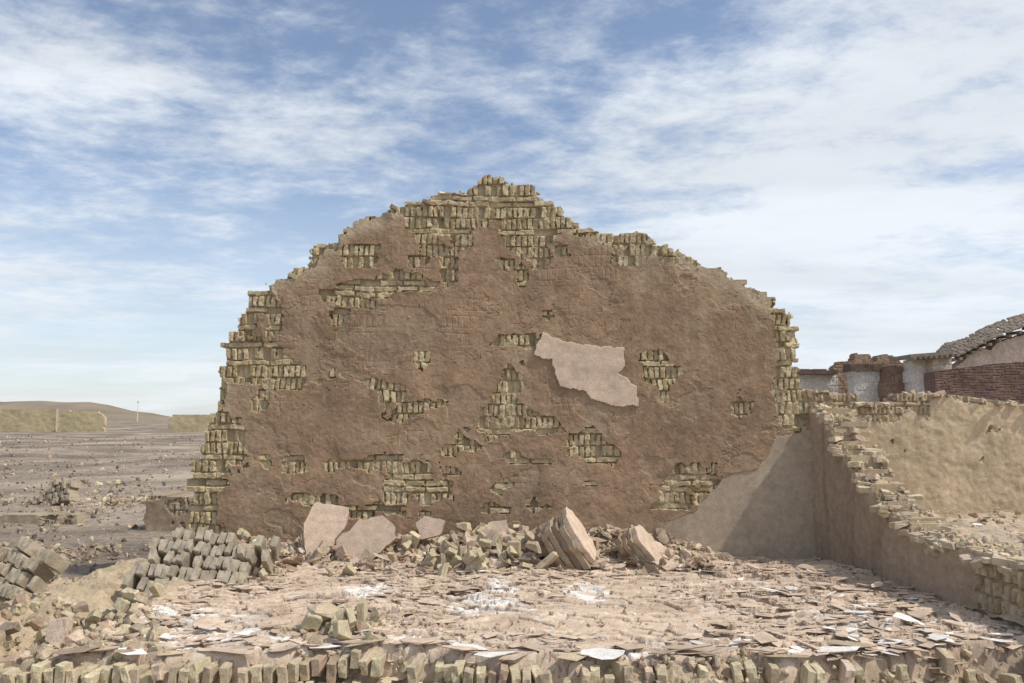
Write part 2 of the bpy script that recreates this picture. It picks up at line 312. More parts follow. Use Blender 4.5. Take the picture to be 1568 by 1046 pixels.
# ------------------------------------------------------------------ ground sheet + hills
def gh(X,Y):
    r=np.hypot(X,Y); return -.30+.03*fbm(X*.6,Y*.6,4,1.)*ss(2,8,r)+.12*fbm(X*.12,Y*.12,4,2.)*ss(12,40,r)+.35*fbm(X*.02,Y*.02,3,3.)*ss(60,200,r)
def ground():
    t=np.linspace(-1,1,401); x=np.sinh(t*8.2)/math.sinh(8.2)*5000
    ty=np.linspace(-.45,1,420); y=5+np.sinh(ty*8.2)/math.sinh(8.2)*6000
    X,Y=np.meshgrid(x,y,indexing='ij'); Z=gh(X,Y)
    I=np.arange(X.size).reshape(X.shape); Q=np.stack([I[:-1,:-1],I[1:,:-1],I[1:,1:],I[:-1,1:]],-1).reshape(-1,4)
    quads("ground",np.stack([X,Y,Z],-1).reshape(-1,3),Q,None,M_GROUND,smooth=True)
ground()
def hills():
    x=np.linspace(-1100,900,500); y=np.linspace(480,760,90); X,Y=np.meshgrid(x,y,indexing='ij')
    u=784+X/600*F
    prof=np.interp(u,[-1400,-500,-200,0,60,135,165,195,225,262,290,400,700,1200,1600,2600],[10,13,12,13.6,13.9,14,11,7.2,5.6,2.2,2.6,1.2,1,.8,2,3])
    prof=prof+.5*vn(X*.05,X*0,3.)+.25*vn(X*.15,X*0,4.)
    Z=-1.2+(prof+1.2+.1)*np.exp(-((Y-600)/45)**2)*(1+.03*fbm(X*.03,Y*.03,4,4.))+1.2*fbm(X*.04,Y*.04,4,5.)*np.exp(-((Y-570)/50)**2)
    c=np.array([.25,.205,.155])*(1+.35*fbm(X*.03,Y*.03,4,6.))[...,None]
    I=np.arange(X.size).reshape(X.shape); Q=np.stack([I[:-1,:-1],I[1:,:-1],I[1:,1:],I[:-1,1:]],-1).reshape(-1,4)
    quads("hills",np.stack([X,Y,Z],-1).reshape(-1,3),Q,c.reshape(-1,3),M_FAR,smooth=True)
hills()
# distant adobe compound walls
def farwall(name,Y,pts,colr,thick=.5,cell=.15,parent=None,mat=M_FAR,brick=None,jit=.08,patch=None,bs=None):
    P=on_wall(pts,(0,Y,0),dX); P=P[P[:,0].argsort()]
    zb=-.9 if Y>60 else -.35
    if bs is None: bs=.6 if cell<.1 else .2
    poly=np.vstack([[[P[0,0],zb-.5]],P,[[P[-1,0],zb-.5]]])
    def fn(S,Z):
        g,R,R2,cs,cz,fx,fz=bricks(S*bs,Z*bs,3,(1,0,0) if bs<.9 else (0,0,0),.6)
        ins=inpoly(S+jit*vn(S*3,Z*3,1.),Z+jit*.5*vn(S*4,Z*4,2.),poly)
        c=np.array(colr)*(1+.12*fbm(S*.8,Z*.8,4,3.)+.08*fbm(S*4,Z*4,3,4.))[...,None]
        if brick is not None:
            b=fbm(S*1.1,Z*1.1,4,7.)>brick
            bc=brickcol(g,R,R2,S,Z,np.array(patch if patch is not None else [.26,.15,.10])); c=np.where(b[...,None],bc,c)
        return ins,.03*fbm(S*2,Z*2,3,5.)-.015*(1-g)*(cell<.1)*(brick is not None),c
    return wall(name,(0,Y,0),dX,(P[0,0],P[-1,0],zb,P[:,1].max()+.1),cell,fn,thick,mat,parent)
AY=[.54,.45,.28]
farwall("distant_adobe_wall",105,[(-160,626),(0,625),(60,626),(87,625)],AY)
farwall("distant_adobe_wall",104,[(90,636),(104,628),(150,629),(161,638)],AY)
farwall("distant_adobe_wall",96,[(258,640),(264,634),(330,633),(420,636)],AY)
# ------------------------------------------------------------------ ruined house group right
E=bpy.data.objects.new("ruined_house",None); sc.collection.objects.link(E)
WH=[.66,.60,.53]; RB=[.33,.22,.16]
farwall("white_wall_end",27,[(1180,574),(1283,572)],WH,parent=E,cell=.04,brick=.9,jit=.03)
farwall("eave_beam",26.6,[(1222,565),(1284,565)],[.14,.10,.075],parent=E,cell=.04,thick=.8,jit=.02)
eb=bpy.data.objects["eave_beam"].data
co=np.empty(len(eb.vertices)*3); eb.vertices.foreach_get("co",co); co=co.reshape(-1,3); zt=co[:,2].max(); co[:,2]=np.maximum(co[:,2],zt-.17); eb.vertices.foreach_set("co",co.ravel())
farwall("broken_brick_wall",29,[(1276,562),(1286,553),(1301,552),(1308,541),(1320,539),(1334,541),(1344,553),(1350,542),(1370,543),(1381,555),(1391,566),(1400,580)],RB,parent=E,cell=.045,brick=-.3,jit=.14,patch=[.36,.25,.175])
farwall("white_wall_middle",26,[(1305,566),(1330,562),(1358,564)],WH,parent=E,cell=.04,brick=1.1,jit=.03)
farwall("eave_beam_middle",25.9,[(1302,556),(1340,557),(1366,563)],[.16,.115,.085],parent=E,cell=.04,thick=.6,jit=.04)
eb=bpy.data.objects["eave_beam_middle"].data
co=np.empty(len(eb.vertices)*3); eb.vertices.foreach_get("co",co); co=co.reshape(-1,3); zt=co[:,2].max(); co[:,2]=np.maximum(co[:,2],zt-.22); eb.vertices.foreach_set("co",co.ravel())
farwall("brick_pier",25.5,[(1354,572),(1358,561),(1384,560),(1389,568)],[.30,.19,.14],parent=E,cell=.04,brick=-1,jit=.1,patch=[.30,.205,.15])
farwall("white_wall_front",25,[(1393,549),(1431,547)],WH,parent=E,cell=.04,jit=.02)
farwall("brick_corner_pier",24.6,[(1427,543),(1457,540)],[.5,.42,.34],parent=E,cell=.04,brick=-2,jit=.04,patch=[.56,.48,.40])
farwall("gable_end_wall",25.3,[(1452,566),(1462,560),(1475,550),(1488,540),(1502,532),(1518,534),(1530,524),(1568,510),(1640,484)],[.66,.51,.41],parent=E,cell=.04,brick=1.,jit=.08)
def pt(u,v,Y):
    q=on_wall([(u,v)],(0,Y,0),dX)[0]; return np.array([q[0],Y,q[1]])
def addcol(me,base,per,seed=0):
    ca=me.color_attributes.new("Col","FLOAT_COLOR","POINT")
    for i,dd in enumerate(ca.data):
        k=.75+.5*random.Random(i//per+seed).random(); dd.color=(base[0]*k,base[1]*k,base[2]*k,1)
def roofs():
    bm=bmesh.new()
    def box(c,ax,ay,az):
        r=bmesh.ops.create_cube(bm,size=1)
        M=Matrix(((ax[0],ay[0],az[0],c[0]),(ax[1],ay[1],az[1],c[1]),(ax[2],ay[2],az[2],c[2]),(0,0,0,1))); bmesh.ops.transform(bm,matrix=M,verts=r['verts'])
    lo=[pt(1446,548,25),pt(1472,543,25),pt(1495,530,25),pt(1530,514,25),pt(1568,500,25),pt(1660,468,25)]
    hi=[pt(1432,541,27.5),pt(1446,527,27.5),pt(1474,520,27.5),pt(1505,503,27.5),pt(1543,488,27.5),pt(1660,455,27.5)]
    def lerp(L,t):
        t=t*(len(L)-1); i=min(int(t),len(L)-2); f=t-i; return L[i]*(1-f)+L[i+1]*f
    nx_,ny_=52,8
    for i in range(nx_):
        for j in range(ny_):
            if random.random()<.04: continue
            t0,t1=i/nx_,(i+1)/nx_; a=lerp(lo,t0); b=lerp(lo,t1); c=lerp(hi,t0); d=lerp(hi,t1)
            s0,s1=j/ny_,(j+1)/ny_
            ax=(b-a)*(1-s0)+(d-c)*s0; ay=((c-a)+(d-b))*.5/ny_*1.15
            cen=(a+(c-a)*(s0+s1)/2+b+(d-b)*(s0+s1)/2)/2+np.array([0,0,random.uniform(-.012,.02)])
            box(cen,ax*.85,ay,np.array([0,0,.05]))
    for i in range(12):
        a=lerp(lo,i/12); box(a+np.array([0,.2,-.12]),np.array([.09,0,0]),np.array([0,.7,0]),np.array([0,0,.09]))
    a=pt(1390,546,24.6); b=pt(1455,541,24.6)
    box((a+b)/2+np.array([0,.5,0]),b-a,np.array([0,1.4,0]),np.array([0,0,.11]))
    for i in range(9):
        p=a+(b-a)*i/8; box(p+np.array([0,-.2,-.09]),np.array([.07,0,0]),np.array([0,.5,0]),np.array([0,0,.08]))
    me=bpy.data.meshes.new("tile_roof"); bm.to_mesh(me); bm.free(); addcol(me,(.25,.20,.155),8)
    me.materials.append(M_FAR); o=bpy.data.objects.new("tile_roof",me); sc.collection.objects.link(o); o.parent=E
roofs()
farwall("red_brick_wall",19,[(1431,570),(1470,563),(1568,553),(1640,548)],[.24,.135,.10],cell=.022,brick=-3,jit=.02,patch=[.21,.14,.115],bs=1.)
def mast():
    bm=bmesh.new(); P=on_wall([(211,628),(211,614)],(0,420,0),dX); x=P[0,0]; z0=-1; z1=P[1,1]
    for k in range(3):
        a=k*2.094; bm.verts.new((x+.3*math.cos(a),420+.3*math.sin(a),z0)); bm.verts.new((x+.12*math.cos(a),420+.12*math.sin(a),z1))
    bmesh.ops.convex_hull(bm,input=bm.verts)
    r=bmesh.ops.create_cone(bm,cap_ends=True,segments=8,radius1=.45,radius2=.45,depth=1.0); bmesh.ops.translate(bm,verts=r['verts'],vec=(x,420,z1-.5))
    me=bpy.data.meshes.new("radio_mast"); bm.to_mesh(me); bm.free()
    m=bpy.data.materials.new("painted_steel"); m.use_nodes=True; m.node_tree.nodes["Principled BSDF"].inputs["Base Color"].default_value=(.6,.6,.6,1)
    me.materials.append(m); o=bpy.data.objects.new("radio_mast",me); sc.collection.objects.link(o)
mast()
# ------------------------------------------------------------------ rubble templates
def tmpl(bm):
    bmesh.ops.recalc_face_normals(bm,faces=bm.faces); bm.verts.index_update()
    V=np.array([v.co[:] for v in bm.verts]); loops=[];st=[]
    for f in bm.faces: st.append(len(loops)); loops+= [v.index for v in f.verts]
    bm.free(); return V,np.array(loops),np.array(st)
def t_brick(seed,br=False):
    r=random.Random(seed); bm=bmesh.new(); bmesh.ops.create_cube(bm,size=1)
    bmesh.ops.bevel(bm,geom=list(bm.edges),offset=.045,segments=1,affect='EDGES')
    for v in bm.verts: v.co.x*=.24; v.co.y*=.12; v.co.z*=.056
    bmesh.ops.subdivide_edges(bm,edges=[e for e in bm.edges if e.calc_length()>.035],cuts=2,use_grid_fill=True)
    for v in bm.verts:
        v.co+=Vector([float(vn(v.co.x*24+seed,v.co.y*24+v.co.z*30,seed+k)) for k in range(3)])*.008
    if br:
        n=Vector((1,r.uniform(-.6,.6),r.uniform(-.5,.5))).normalized()
        bmesh.ops.bisect_plane(bm,geom=bm.verts[:]+bm.edges[:]+bm.faces[:],plane_co=(r.uniform(-.05,.03),0,0),plane_no=n,clear_outer=True)
        bmesh.ops.holes_fill(bm,edges=[e for e in bm.edges if e.is_boundary])
    return tmpl(bm)
def t_clod(seed):
    r=random.Random(seed); bm=bmesh.new()
    for i in range(16):
        v=Vector((r.gauss(0,1),r.gauss(0,1),r.gauss(0,1))).normalized()*r.uniform(.7,1); bm.verts.new((v.x,v.y*.8,v.z*.6))
    bmesh.ops.convex_hull(bm,input=bm.verts); 
    bmesh.ops.delete(bm,geom=[v for v in bm.verts if not v.link_faces],context='VERTS')
    bmesh.ops.subdivide_edges(bm,edges=bm.edges[:],cuts=1,use_grid_fill=True)
    for v in bm.verts: v.co+=Vector([float(vn(v.co.x*3+seed,v.co.y*3+v.co.z*4,seed+k)) for k in range(3)])*.13
    return tmpl(bm)
def t_shard(seed,th=.09):
    r=random.Random(seed); bm=bmesh.new(); n=r.randint(4,8); top=[];bot=[]
    sx=r.uniform(.4,.9)
    for i in range(n):
        a=(i+r.uniform(-.42,.42))/n*2*math.pi; rr=r.uniform(.5,1.05); x=rr*math.cos(a); y=rr*math.sin(a)*sx
        zz=.06*(x*x-y*y)+r.uniform(-.02,.02)
        top.append(bm.verts.new((x,y,zz+th/2))); bot.append(bm.verts.new((x*.94,y*.94,zz-th/2)))
    c1=bm.verts.new((0,0,th/2-.03)); c2=bm.verts.new((0,0,-th/2-.03))
    for i in range(n):
        j=(i+1)%n; bm.faces.new((top[i],top[j],c1)); bm.faces.new((bot[j],bot[i],c2)); bm.faces.new((top[j],top[i],bot[i],bot[j]))
    return tmpl(bm)
BR=[t_brick(i) for i in range(4)]+[t_brick(20+i,True) for i in range(10)]
BB=BR[4:]
CL=[t_clod(i) for i in range(14)]
SH=[t_shard(i,.05+.05*(i%3)) for i in range(24)]
class Pile:
    def __init__(s): s.V=[];s.L=[];s.S=[];s.C=[];s.n=0;s.l=0
    def add(s,T,pos,rot,scale,col):
        V,L,S=T; R=np.array(Euler(rot).to_matrix()) if not isinstance(rot,np.ndarray) else rot
        v=(V*np.array(scale))@R.T+np.array(pos); s.V.append(v); s.L.append(L+s.n); s.S.append(S+s.l)
        k=np.array(col)*random.uniform(.82,1.12); s.C.append(np.tile(k,(len(v),1))); s.n+=len(v); s.l+=len(L)
    def build(s,name,mat=M_RUB,parent=None):
        return mkmesh(name,np.concatenate(s.V),np.concatenate(s.L),np.concatenate(s.S),np.concatenate(s.C),mat,parent)
U=random.uniform
def rr(): return (U(0,6.28),U(0,6.28),U(0,6.28))
def bh(x,y): return float(base_h(np.array([x]),np.array([y]))[0])
YEL=np.array([.53,.455,.31]); TAN=np.array([.46,.375,.265]); BRN=np.array([.39,.29,.21]); PNK=np.array([.56,.44,.34])
def pick(w):
    return random.choices([YEL,TAN,BRN,PNK,DARK,WHITE],w)[0]
# rubble heap along wall foot
P=Pile()
for i in range(1900):
    x=U(-3.3,2.1); y=8.12-abs(random.gauss(0,.28)); 
    if x>1.7 and random.random()<.6: continue
    if y<6.9: continue
    s=.010+.06*random.random()**3; P.add(random.choice(CL),(x,y,bh(x,y)+s*.3),rr(),(s,s,s),pick([1.5,3,5,4,1,.3]))
for i in range(34):
    x=U(-.9,1.7); y=U(7.6,8.05); s=U(.07,.14); P.add(random.choice(CL),(x,y,bh(x,y)+s*.25),rr(),(s*1.2,s,s),pick([0,2,4,3,1,0]))
for i in range(30):
    x=random.gauss(-.35,.9); x=max(-2.9,min(1.6,x)); y=8.0-abs(random.gauss(0,.25)); P.add(random.choice(BB),(x,y,bh(x,y)+U(.02,.08)),rr(),(1,1,1),pick([3,3,2,1,0,0]))
for i in range(460):
    x=U(-2.9,1.9); y=U(7.2,8.05); s=.03+.10*random.random()**2; P.add(random.choice(SH),(x,y,bh(x,y)+U(.01,.06)),(random.gauss(0,.5),random.gauss(0,.5),U(0,6.28)),(s*1.2,s,s),pick([0,1.5,3,5,1,0]))
for i in range(95):
    u=random.gauss(715,50); q=on_ground(u,U(845,882)); x,y=q[0],q[1]; s=U(.6,1.0); P.add(random.choice(BB if i%3 else BR),(x,y,bh(x,y)+U(.01,.12)),rr(),(s,s,s),pick([6,3,1,0,0,0]))
P.build("rubble_heap")
# adobe clods beyond the floor's left edge
P=Pile()
for i in range(1500):
    y=U(4.5,7.4); edge=-2.45-.25*math.sin(y*2.3)-.12*(y-5)
    x=edge-abs(random.gauss(0,.55))+.12
    if x<-4.6 or (6.2<y and -3.7<x<-2.0): continue
    s=.010+.080*random.random()**3.6; P.add(random.choice(CL),(x,y,bh(x,y)+s*.3),rr(),(s,s,s),pick([4,4,2,1,1,0]))
for i in range(34):
    x=-2.6-abs(random.gauss(0,.5)); y=U(4.9,6.3); P.add(random.choice(BB),(x,y,bh(x,y)+U(.01,.04)),rr(),(U(.7,1),)*3,pick([5,3,1,1,1,0]))
for i in range(45):
    q=on_ground(U(330,440),random.gauss(866,12)); P.add(random.choice(CL),(q[0],q[1],bh(q[0],q[1])+.03),rr(),(U(.03,.08),)*3,YEL)
for i in range(110):
    q=on_ground(random.gauss(510,38),random.gauss(972,15)); x,y=q[0],q[1]; s=.015+.065*random.random()**2; P.add(random.choice(CL),(x,y,bh(x,y)+s*.4),rr(),(s,s,s),pick([6,4,2,0,0,0]))
for i in range(11):
    q=on_ground(random.gauss(515,26),U(955,990)); P.add(random.choice(BB),(q[0],q[1],bh(q[0],q[1])+U(.02,.08)),rr(),(.85,.85,.85),YEL)
q=on_ground(500,962); P.add(CL[3],(q[0],q[1],.10),(.3,.2,.5),(.17,.15,.10),TAN); 
P.build("fallen_adobe_clods")
# loose plaster shards on floor: thin, flat, mostly the floor's own colour
P=Pile()
for i in range(3800):
    x=U(-2.6,3.3); y=4.8+3.3*random.random()
    if y>7.6 and x<1.6 and random.random()<.6: continue
    dn=float(fbm(x*1.3,y*1.6,2,25.))+(.45 if x>1.2 else 0)
    if random.random()>.28+dn: continue
    if x>3.06+(8.17-y)*.115-.05: continue
    s=.012+.085*random.random()**2.2
    P.add(random.choice(SH),(x,y,bh(x,y)+U(.004,.018)),(random.gauss(.04,.05),random.gauss(0,.05),random.gauss(0,.5)+(3.14 if i%2 else 0)),(s*1.4,s,min(s*.6,.03)),FLOORC*1.03 if random.random()<.7 else pick([0,.6,1,6,.3,1.2]))
for (u,v,n,sp) in [(1320,955,50,55),(260,970,50,60),(1430,985,50,80),(1150,985,25,80),(1250,900,30,90),(380,985,25,60)]:
    for i in range(n):
        q=on_ground(random.gauss(u,sp),random.gauss(v,12)); x,y=q[0],q[1]; s=U(.02,.11)
        if x>3.0+(8.17-y)*.115: continue
        P.add(random.choice(SH),(x,y,bh(x,y)+U(.01,.04)),(random.gauss(0,.12),random.gauss(0,.12),U(0,6.28)),(s*1.3,s,s*.4),pick([0,0,0,5,0,2]))
for i in range(1100):
    x=U(-2.7,3.2); y=U(4.8,8.1)
    if x>3.0+(8.17-y)*.115: continue
    s=.005+.025*random.random()**3; P.add(random.choice(CL),(x,y,bh(x,y)+s*.5),rr(),(s,s,s),pick([2,2,1,5,1,1]))
P.build("plaster_shards")
# front footing of upright adobe bricks, broken and half buried
P=Pile()
M_=np.array([[0,0,1],[1,0,0],[0,1,0]],float)
for row in range(3):
    x=-3.6+row*.03
    while x<4.0:
        x+=U(.054,.072)
        yf=float(yfront(np.array(x))); z=-.085-row*.125
        keep=.95 if x<-.9 else (.66 if x<1.1 else .28)
        n_=float(vn(np.array(x*1.7),np.array(2.),9.))
        if n_>keep*1.2-.40 and row==0: continue
        if random.random()>keep+.05: continue
        J=np.array(Euler((random.gauss(0,.09),random.gauss(0,.10),random.gauss(0,.10))).to_matrix())
        s=U(.80,.98)
        P.add(random.choice(BR[:4]+BB[:3]),(x,yf+.0-row*.02+random.gauss(0,.025),z+random.gauss(0,.015)),J@M_,(s,s*U(.85,1.05),s),pick([6,4,.6,1,0,0])*1.05)
for i in range(1100):
    x=U(-3.8,4.); y=float(yfront(np.array(x)))-abs(random.gauss(0,.14))+.05; s=.007+.040*random.random()**3.
    P.add(random.choice(CL),(x,y,bh(x,y)+U(0,.04)),rr(),(s,s,s),pick([4,4,3,2,0,0]))
for i in range(90):
    x=U(-2.5,3.4); y=float(yfront(np.array(x)))+U(.03,.2); s=U(.04,.15)
    P.add(random.choice(SH),(x,y,bh(x,y+.06)+.012+U(-.005,.015)),(random.gauss(.05,.07),random.gauss(0,.06),U(-.6,.6)),(s*1.4,s*.8,s*.35),pick([0,1,1,7,0,1.2]))
P.build("adobe_brick_footing")
# loose bricks topping walls
P=Pile()
seg=outw[14:62]
for i in range(len(seg)-1):
    a,b=seg[i],seg[i+1]; L=np.linalg.norm(b-a); k=max(1,int(L/.09))
    for j in range(k):
        q=a+(b-a)*(j+random.random())/k; s=U(.5,.9)
        P.add(random.choice(BB),(q[0],D+U(.02,.3),q[1]-U(.02,.05)),(random.gauss(0,.3),random.gauss(0,.3),U(0,6.28)),(s,s,s),pick([4,4,1,0,0,0])*1.0)
        for _ in range(2):
            c=U(.010,.035); P.add(random.choice(CL),(q[0]+U(-.06,.06),D+U(.0,.3),q[1]-U(.0,.03)),rr(),(c,c,c),YEL)
P.build("gable_top_bricks",M_ADOBE,bpy.data.objects["ruined_gable_wall"])
P=Pile()
nrm=np.array([dS[1],-dS[0],0])
s=-.05
while s<5.0:
    s+=.045; z=float(np.interp(s,topw[:,0],topw[:,1]))
    for k in range(3):
        w=U(-.02,.34); q=A+dS*s-nrm*w
        P.add(random.choice(BB if k else BR),(q[0],q[1],z-U(.02,.08)),(random.gauss(0,.18),random.gauss(0,.18),random.gauss(.1,.4)+(1.57 if random.random()<.4 else 0)),(U(.55,1),)*3,pick([3,4,0,2,0,0])*1.04)
    for k in range(6):
        w=U(0,.36); q=A+dS*s-nrm*w; c=.008+.035*random.random()**2; P.add(random.choice(CL),(q[0],q[1],z+U(-.03,.02)),rr(),(c,c,c),pick([3,3,0,3,0,.5]))
P.build("side_wall_top_bricks",M_ADOBE,bpy.data.objects["low_side_wall"])
P=Pile()
for i in range(160):
    x=U(3.6,9.5); z=float(np.interp(x,t2[:,0],t2[:,1])); P.add(random.choice(BR),(x,YB+U(0,.28),z-U(0,.05)),(random.gauss(0,.15),random.gauss(0,.15),U(0,6.28)),(U(.6,1),)*3,pick([2,3,1,2,0,0]))
P.build("courtyard_wall_top_bricks",M_ADOBE,bpy.data.objects["courtyard_wall"])
P=Pile()
for i in range(900):
    x=U(3.7,9.5); y=U(4.8,11.2); s=.012+.07*random.random()**2.5
    if random.random()<.5: P.add(random.choice(CL),(x,y,.08+s*.3),rr(),(s,s,s),pick([2,3,1,3,0,0]))
    else: P.add(random.choice(SH),(x,y,.10+U(0,.03)),(random.gauss(0,.15),random.gauss(0,.15),U(0,6.28)),(s*1.6,s*1.3,s),pick([0,1,1,4,0,1]))
P.build("courtyard_rubble")
# ------------------------------------------------------------------ masonry fragments
def fragment(name,base,size,rot,plaster=None,col=YEL*.8,pcol=PNK,seed=0):
    e=bpy.data.objects.new(name,None); sc.collection.objects.link(e)
    P=Pile(); R=np.array(Euler(rot).to_matrix()); w,t,h=size; r=random.Random(seed)
    nz=int(h/.12)+1; nx=int(w/.065)
    for k in range(nz):
        off=r.uniform(-.03,.03)
        for i in range(nx):
            if (k==nz-1 and r.random()<.4) or (i<2 and r.random()<.4) or (i>nx-3 and r.random()<.4) or r.random()<.04: continue
            p=np.array([(i-nx/2+.5)*.066+off+.02*k,r.gauss(0,.014),(k+.5)*.124])
            J=np.array(Euler((r.gauss(0,.09),r.gauss(0,.09),r.gauss(0,.09))).to_matrix())
            P.add(BR[r.randint(0,3)],R@p+base,R@J@M_,(1,1,1),col)
    P.build("brickwork",M_ADOBE,e)
    return e
def layered(name,c,nrm_,size,layers,seed,cols,spin=0.):
    """chunk of collapsed roof mud: stacked broken layers, normal nrm_"""
    r=random.Random(seed); n=Vector(nrm_).normalized(); q=n.to_track_quat('Z','Y').to_matrix(); R=np.array(q)@np.array(Euler((0,0,spin)).to_matrix())
    P=Pile(); th=size[2]/layers
    base=[(-1,-.85),(-.2,-1),(.75,-.9),(1,-.1),(.85,.8),(.1,1),(-.8,.85),(-1.0,.1)]
    for l in range(layers):
        bm=bmesh.new(); T=[];Bt=[]; z1=(l+1)*th; z0=l*th+.004
        ox,oy=r.gauss(0,.05),r.gauss(0,.05); N=len(base)*3
        for i in range(N):
            a=np.array(base[i//3]); b=np.array(base[(i//3+1)%len(base)]); p=(a+(b-a)*(i%3)/3)*(1+r.gauss(0,.06))+[ox,oy]
            x,y=p[0]*size[0]/2,p[1]*size[1]/2
            T.append(bm.verts.new((x,y,z1+r.gauss(0,.004)))); Bt.append(bm.verts.new((x*r.uniform(.90,1.0),y*r.uniform(.90,1.0),z0)))
        f=bm.faces.new(T); g_=bm.faces.new(Bt[::-1])
        for i in range(N): bm.faces.new((T[(i+1)%N],T[i],Bt[i],Bt[(i+1)%N]))
        bmesh.ops.triangulate(bm,faces=[f,g_])
        P.add(tmpl(bm),np.array(c),R,(1,1,1),cols[min(l,len(cols)-1)] if l<layers-1 else cols[-1])
    P.build(name,M_RUB)
g=lambda u,v,z=0.: on_ground(u,v,z)
fragment("fallen_wall_fragment",g(283,922,-.15)+[0,.05,0],(1.1,.24,.50),(-.72,.08,-.06),None,np.array([.38,.325,.25]),seed=3)
fragment("fallen_wall_fragment",g(5,912,-.24),(.75,.24,.38),(-.6,.2,-.5),None,np.array([.42,.355,.26]),seed=5)
LB=[BRN*.75,BRN*.9,TAN*.85,BRN*.85,PNK*1.05]
layered("collapsed_roof_chunk",g(850,868,.05)+[-.04,.18,.08],(.78,-.22,.50),(.44,.50,.36),6,1,[BRN*.7,BRN*.9,TAN*.8,BRN*.75,TAN*.9,PNK*1.05],.25)
layered("collapsed_roof_chunk",g(820,866,.05)+[-.05,.30,.06],(.85,-.10,.25),(.40,.38,.18),3,2,LB[:3]+[BRN*.95],.2)
layered("collapsed_roof_chunk",g(975,866,.02)+[-.03,.12,.06],(.70,-.32,.60),(.40,.42,.22),4,3,LB,.4)
layered("collapsed_roof_chunk",g(945,845,.02)+[0,.15,.05],(-.3,-.4,.8),(.30,.24,.14),3,4,[BRN,TAN,PNK*.95],1.)
layered("collapsed_roof_chunk",g(1015,864,.0)+[0,.05,.02],(.4,-.3,.85),(.32,.26,.10),2,5,[BRN,PNK],2.)
layered("collapsed_roof_chunk",g(770,840,.0)+[0,.15,.10],(.3,-.35,.85),(.34,.28,.12),2,6,[BRN,PNK*.9],2.6)
layered("collapsed_roof_chunk",g(392,850,.0)+[0,.1,.0],(.1,-.4,.85),(.4,.28,.08),2,7,[BRN,PNK*.9],.6)
layered("collapsed_roof_chunk",g(440,838,.0)+[0,.1,.04],(-.2,-.3,.85),(.3,.24,.10),2,8,[BRN,BRN*1.1],.9)
# leaning plaster slabs
def slab(name,pts,Y,tilt,col,th=.045):
    Pw=on_wall(pts,(0,Y,0),dX); c=Pw.mean(0); bm=bmesh.new(); zb=Pw[:,1].min()
    rim=[]
    for i in range(len(Pw)):
        a=Pw[i]; b=Pw[(i+1)%len(Pw)]
        for k in range(4):
            q=a+(b-a)*k/4+rng.normal(0,.007,2); rim.append(q)
    F0=[bm.verts.new((q[0]-c[0],0,q[1]-zb)) for q in rim]; B0=[bm.verts.new(((q[0]-c[0])*.97,th,(q[1]-zb)*.97)) for q in rim]
    f=bm.faces.new(F0); bb=bm.faces.new(B0[::-1]); n=len(rim)
    for i in range(n): bm.faces.new((F0[(i+1)%n],F0[i],B0[i],B0[(i+1)%n]))
    bmesh.ops.triangulate(bm,faces=[f,bb])
    T=tmpl(bm); P=Pile(); P.add(T,(c[0],Y,zb),(-tilt,0,0),(1,1,1),col); P.build(name,M_ADOBE)
slab("plaster_slab",[(465,840),(461,800),(478,769),(505,771),(531,778),(528,800),(508,835),(492,868),(470,865)],7.75,.20,PINK*1.02)
slab("plaster_slab",[(512,850),(513,828),(545,795),(582,788),(603,805),(600,825),(577,850),(540,872)],7.6,.35,PINK*.85)
slab("plaster_slab",[(634,800),(650,789),(681,797),(672,820),(645,826)],7.9,.35,PINK*.85)
slab("plaster_slab",[(740,812),(752,797),(775,795),(782,812),(765,825)],7.9,.4,PINK*.75)
# ------------------------------------------------------------------ things on left plain
def stub(name,u0,u1,vt,vb,zg,thick,col,brick=.3):
    b=on_ground((u0+u1)/2,vb,zg); Y=b[1]
    x0=on_wall([(u0,vt)],(0,Y,0),dX)[0]; x1=on_wall([(u1,vt)],(0,Y,0),dX)[0]
    poly=np.array([[x0[0],-1],[x0[0],x0[1]],[x1[0],x0[1]],[x1[0],-1]])
    def fn(S,Z):
        g,R,R2,cs,cz,fx,fz=bricks(S,Z,4); ins=inpoly(S+.02*vn(S*9,Z*9,1.),Z+.02*vn(S*9,Z*9,2.),poly)
        ex=fbm(S*4,Z*4,3,3.)>brick; c=np.array(col)*(1+.12*fbm(S*3,Z*3,3,4.))[...,None]
        return ins,np.where(ex,brickdisp(g,R,R2,fx,fz,S,Z),.01*fbm(S*6,Z*6,3,5.)),np.where(ex[...,None],brickcol(g,R,R2,S,Z,np.array([.38,.31,.22])),c)
    wall(name,(0,Y,0),dX,(x0[0],x1[0],zg-.15,x0[1]+.1),.02,fn,thick,M_ADOBE)
stub("low_wall_stub",222,300,760,815,-.3,.8,(.33,.25,.18))
stub("low_wall_stub",-60,118,788,803,-.3,.3,(.40,.33,.24))
fragment("fallen_wall_fragment",g(88,775,-.32),(.75,.24,.40),(-.3,-.3,-.2),None,np.array([.36,.30,.225]),seed=23)
P=Pile()
def gz(x,y): return float(gh(np.array([x]),np.array([y]))[0])
for i in range(6000):
    y=7+70*random.random()**2.2; x=-y*U(.30,.70)-random.random()*.5
    s=(.008+.06*random.random()**7)*(1+y*.02); P.add(random.choice(CL),(x,y,gz(x,y)+s*.2),rr(),(s,s,s*.8),random.choices([DARK,TAN,YEL,BRN,PNK,np.array([.15,.125,.10])],[4,3,1.3,2,1,3])[0])
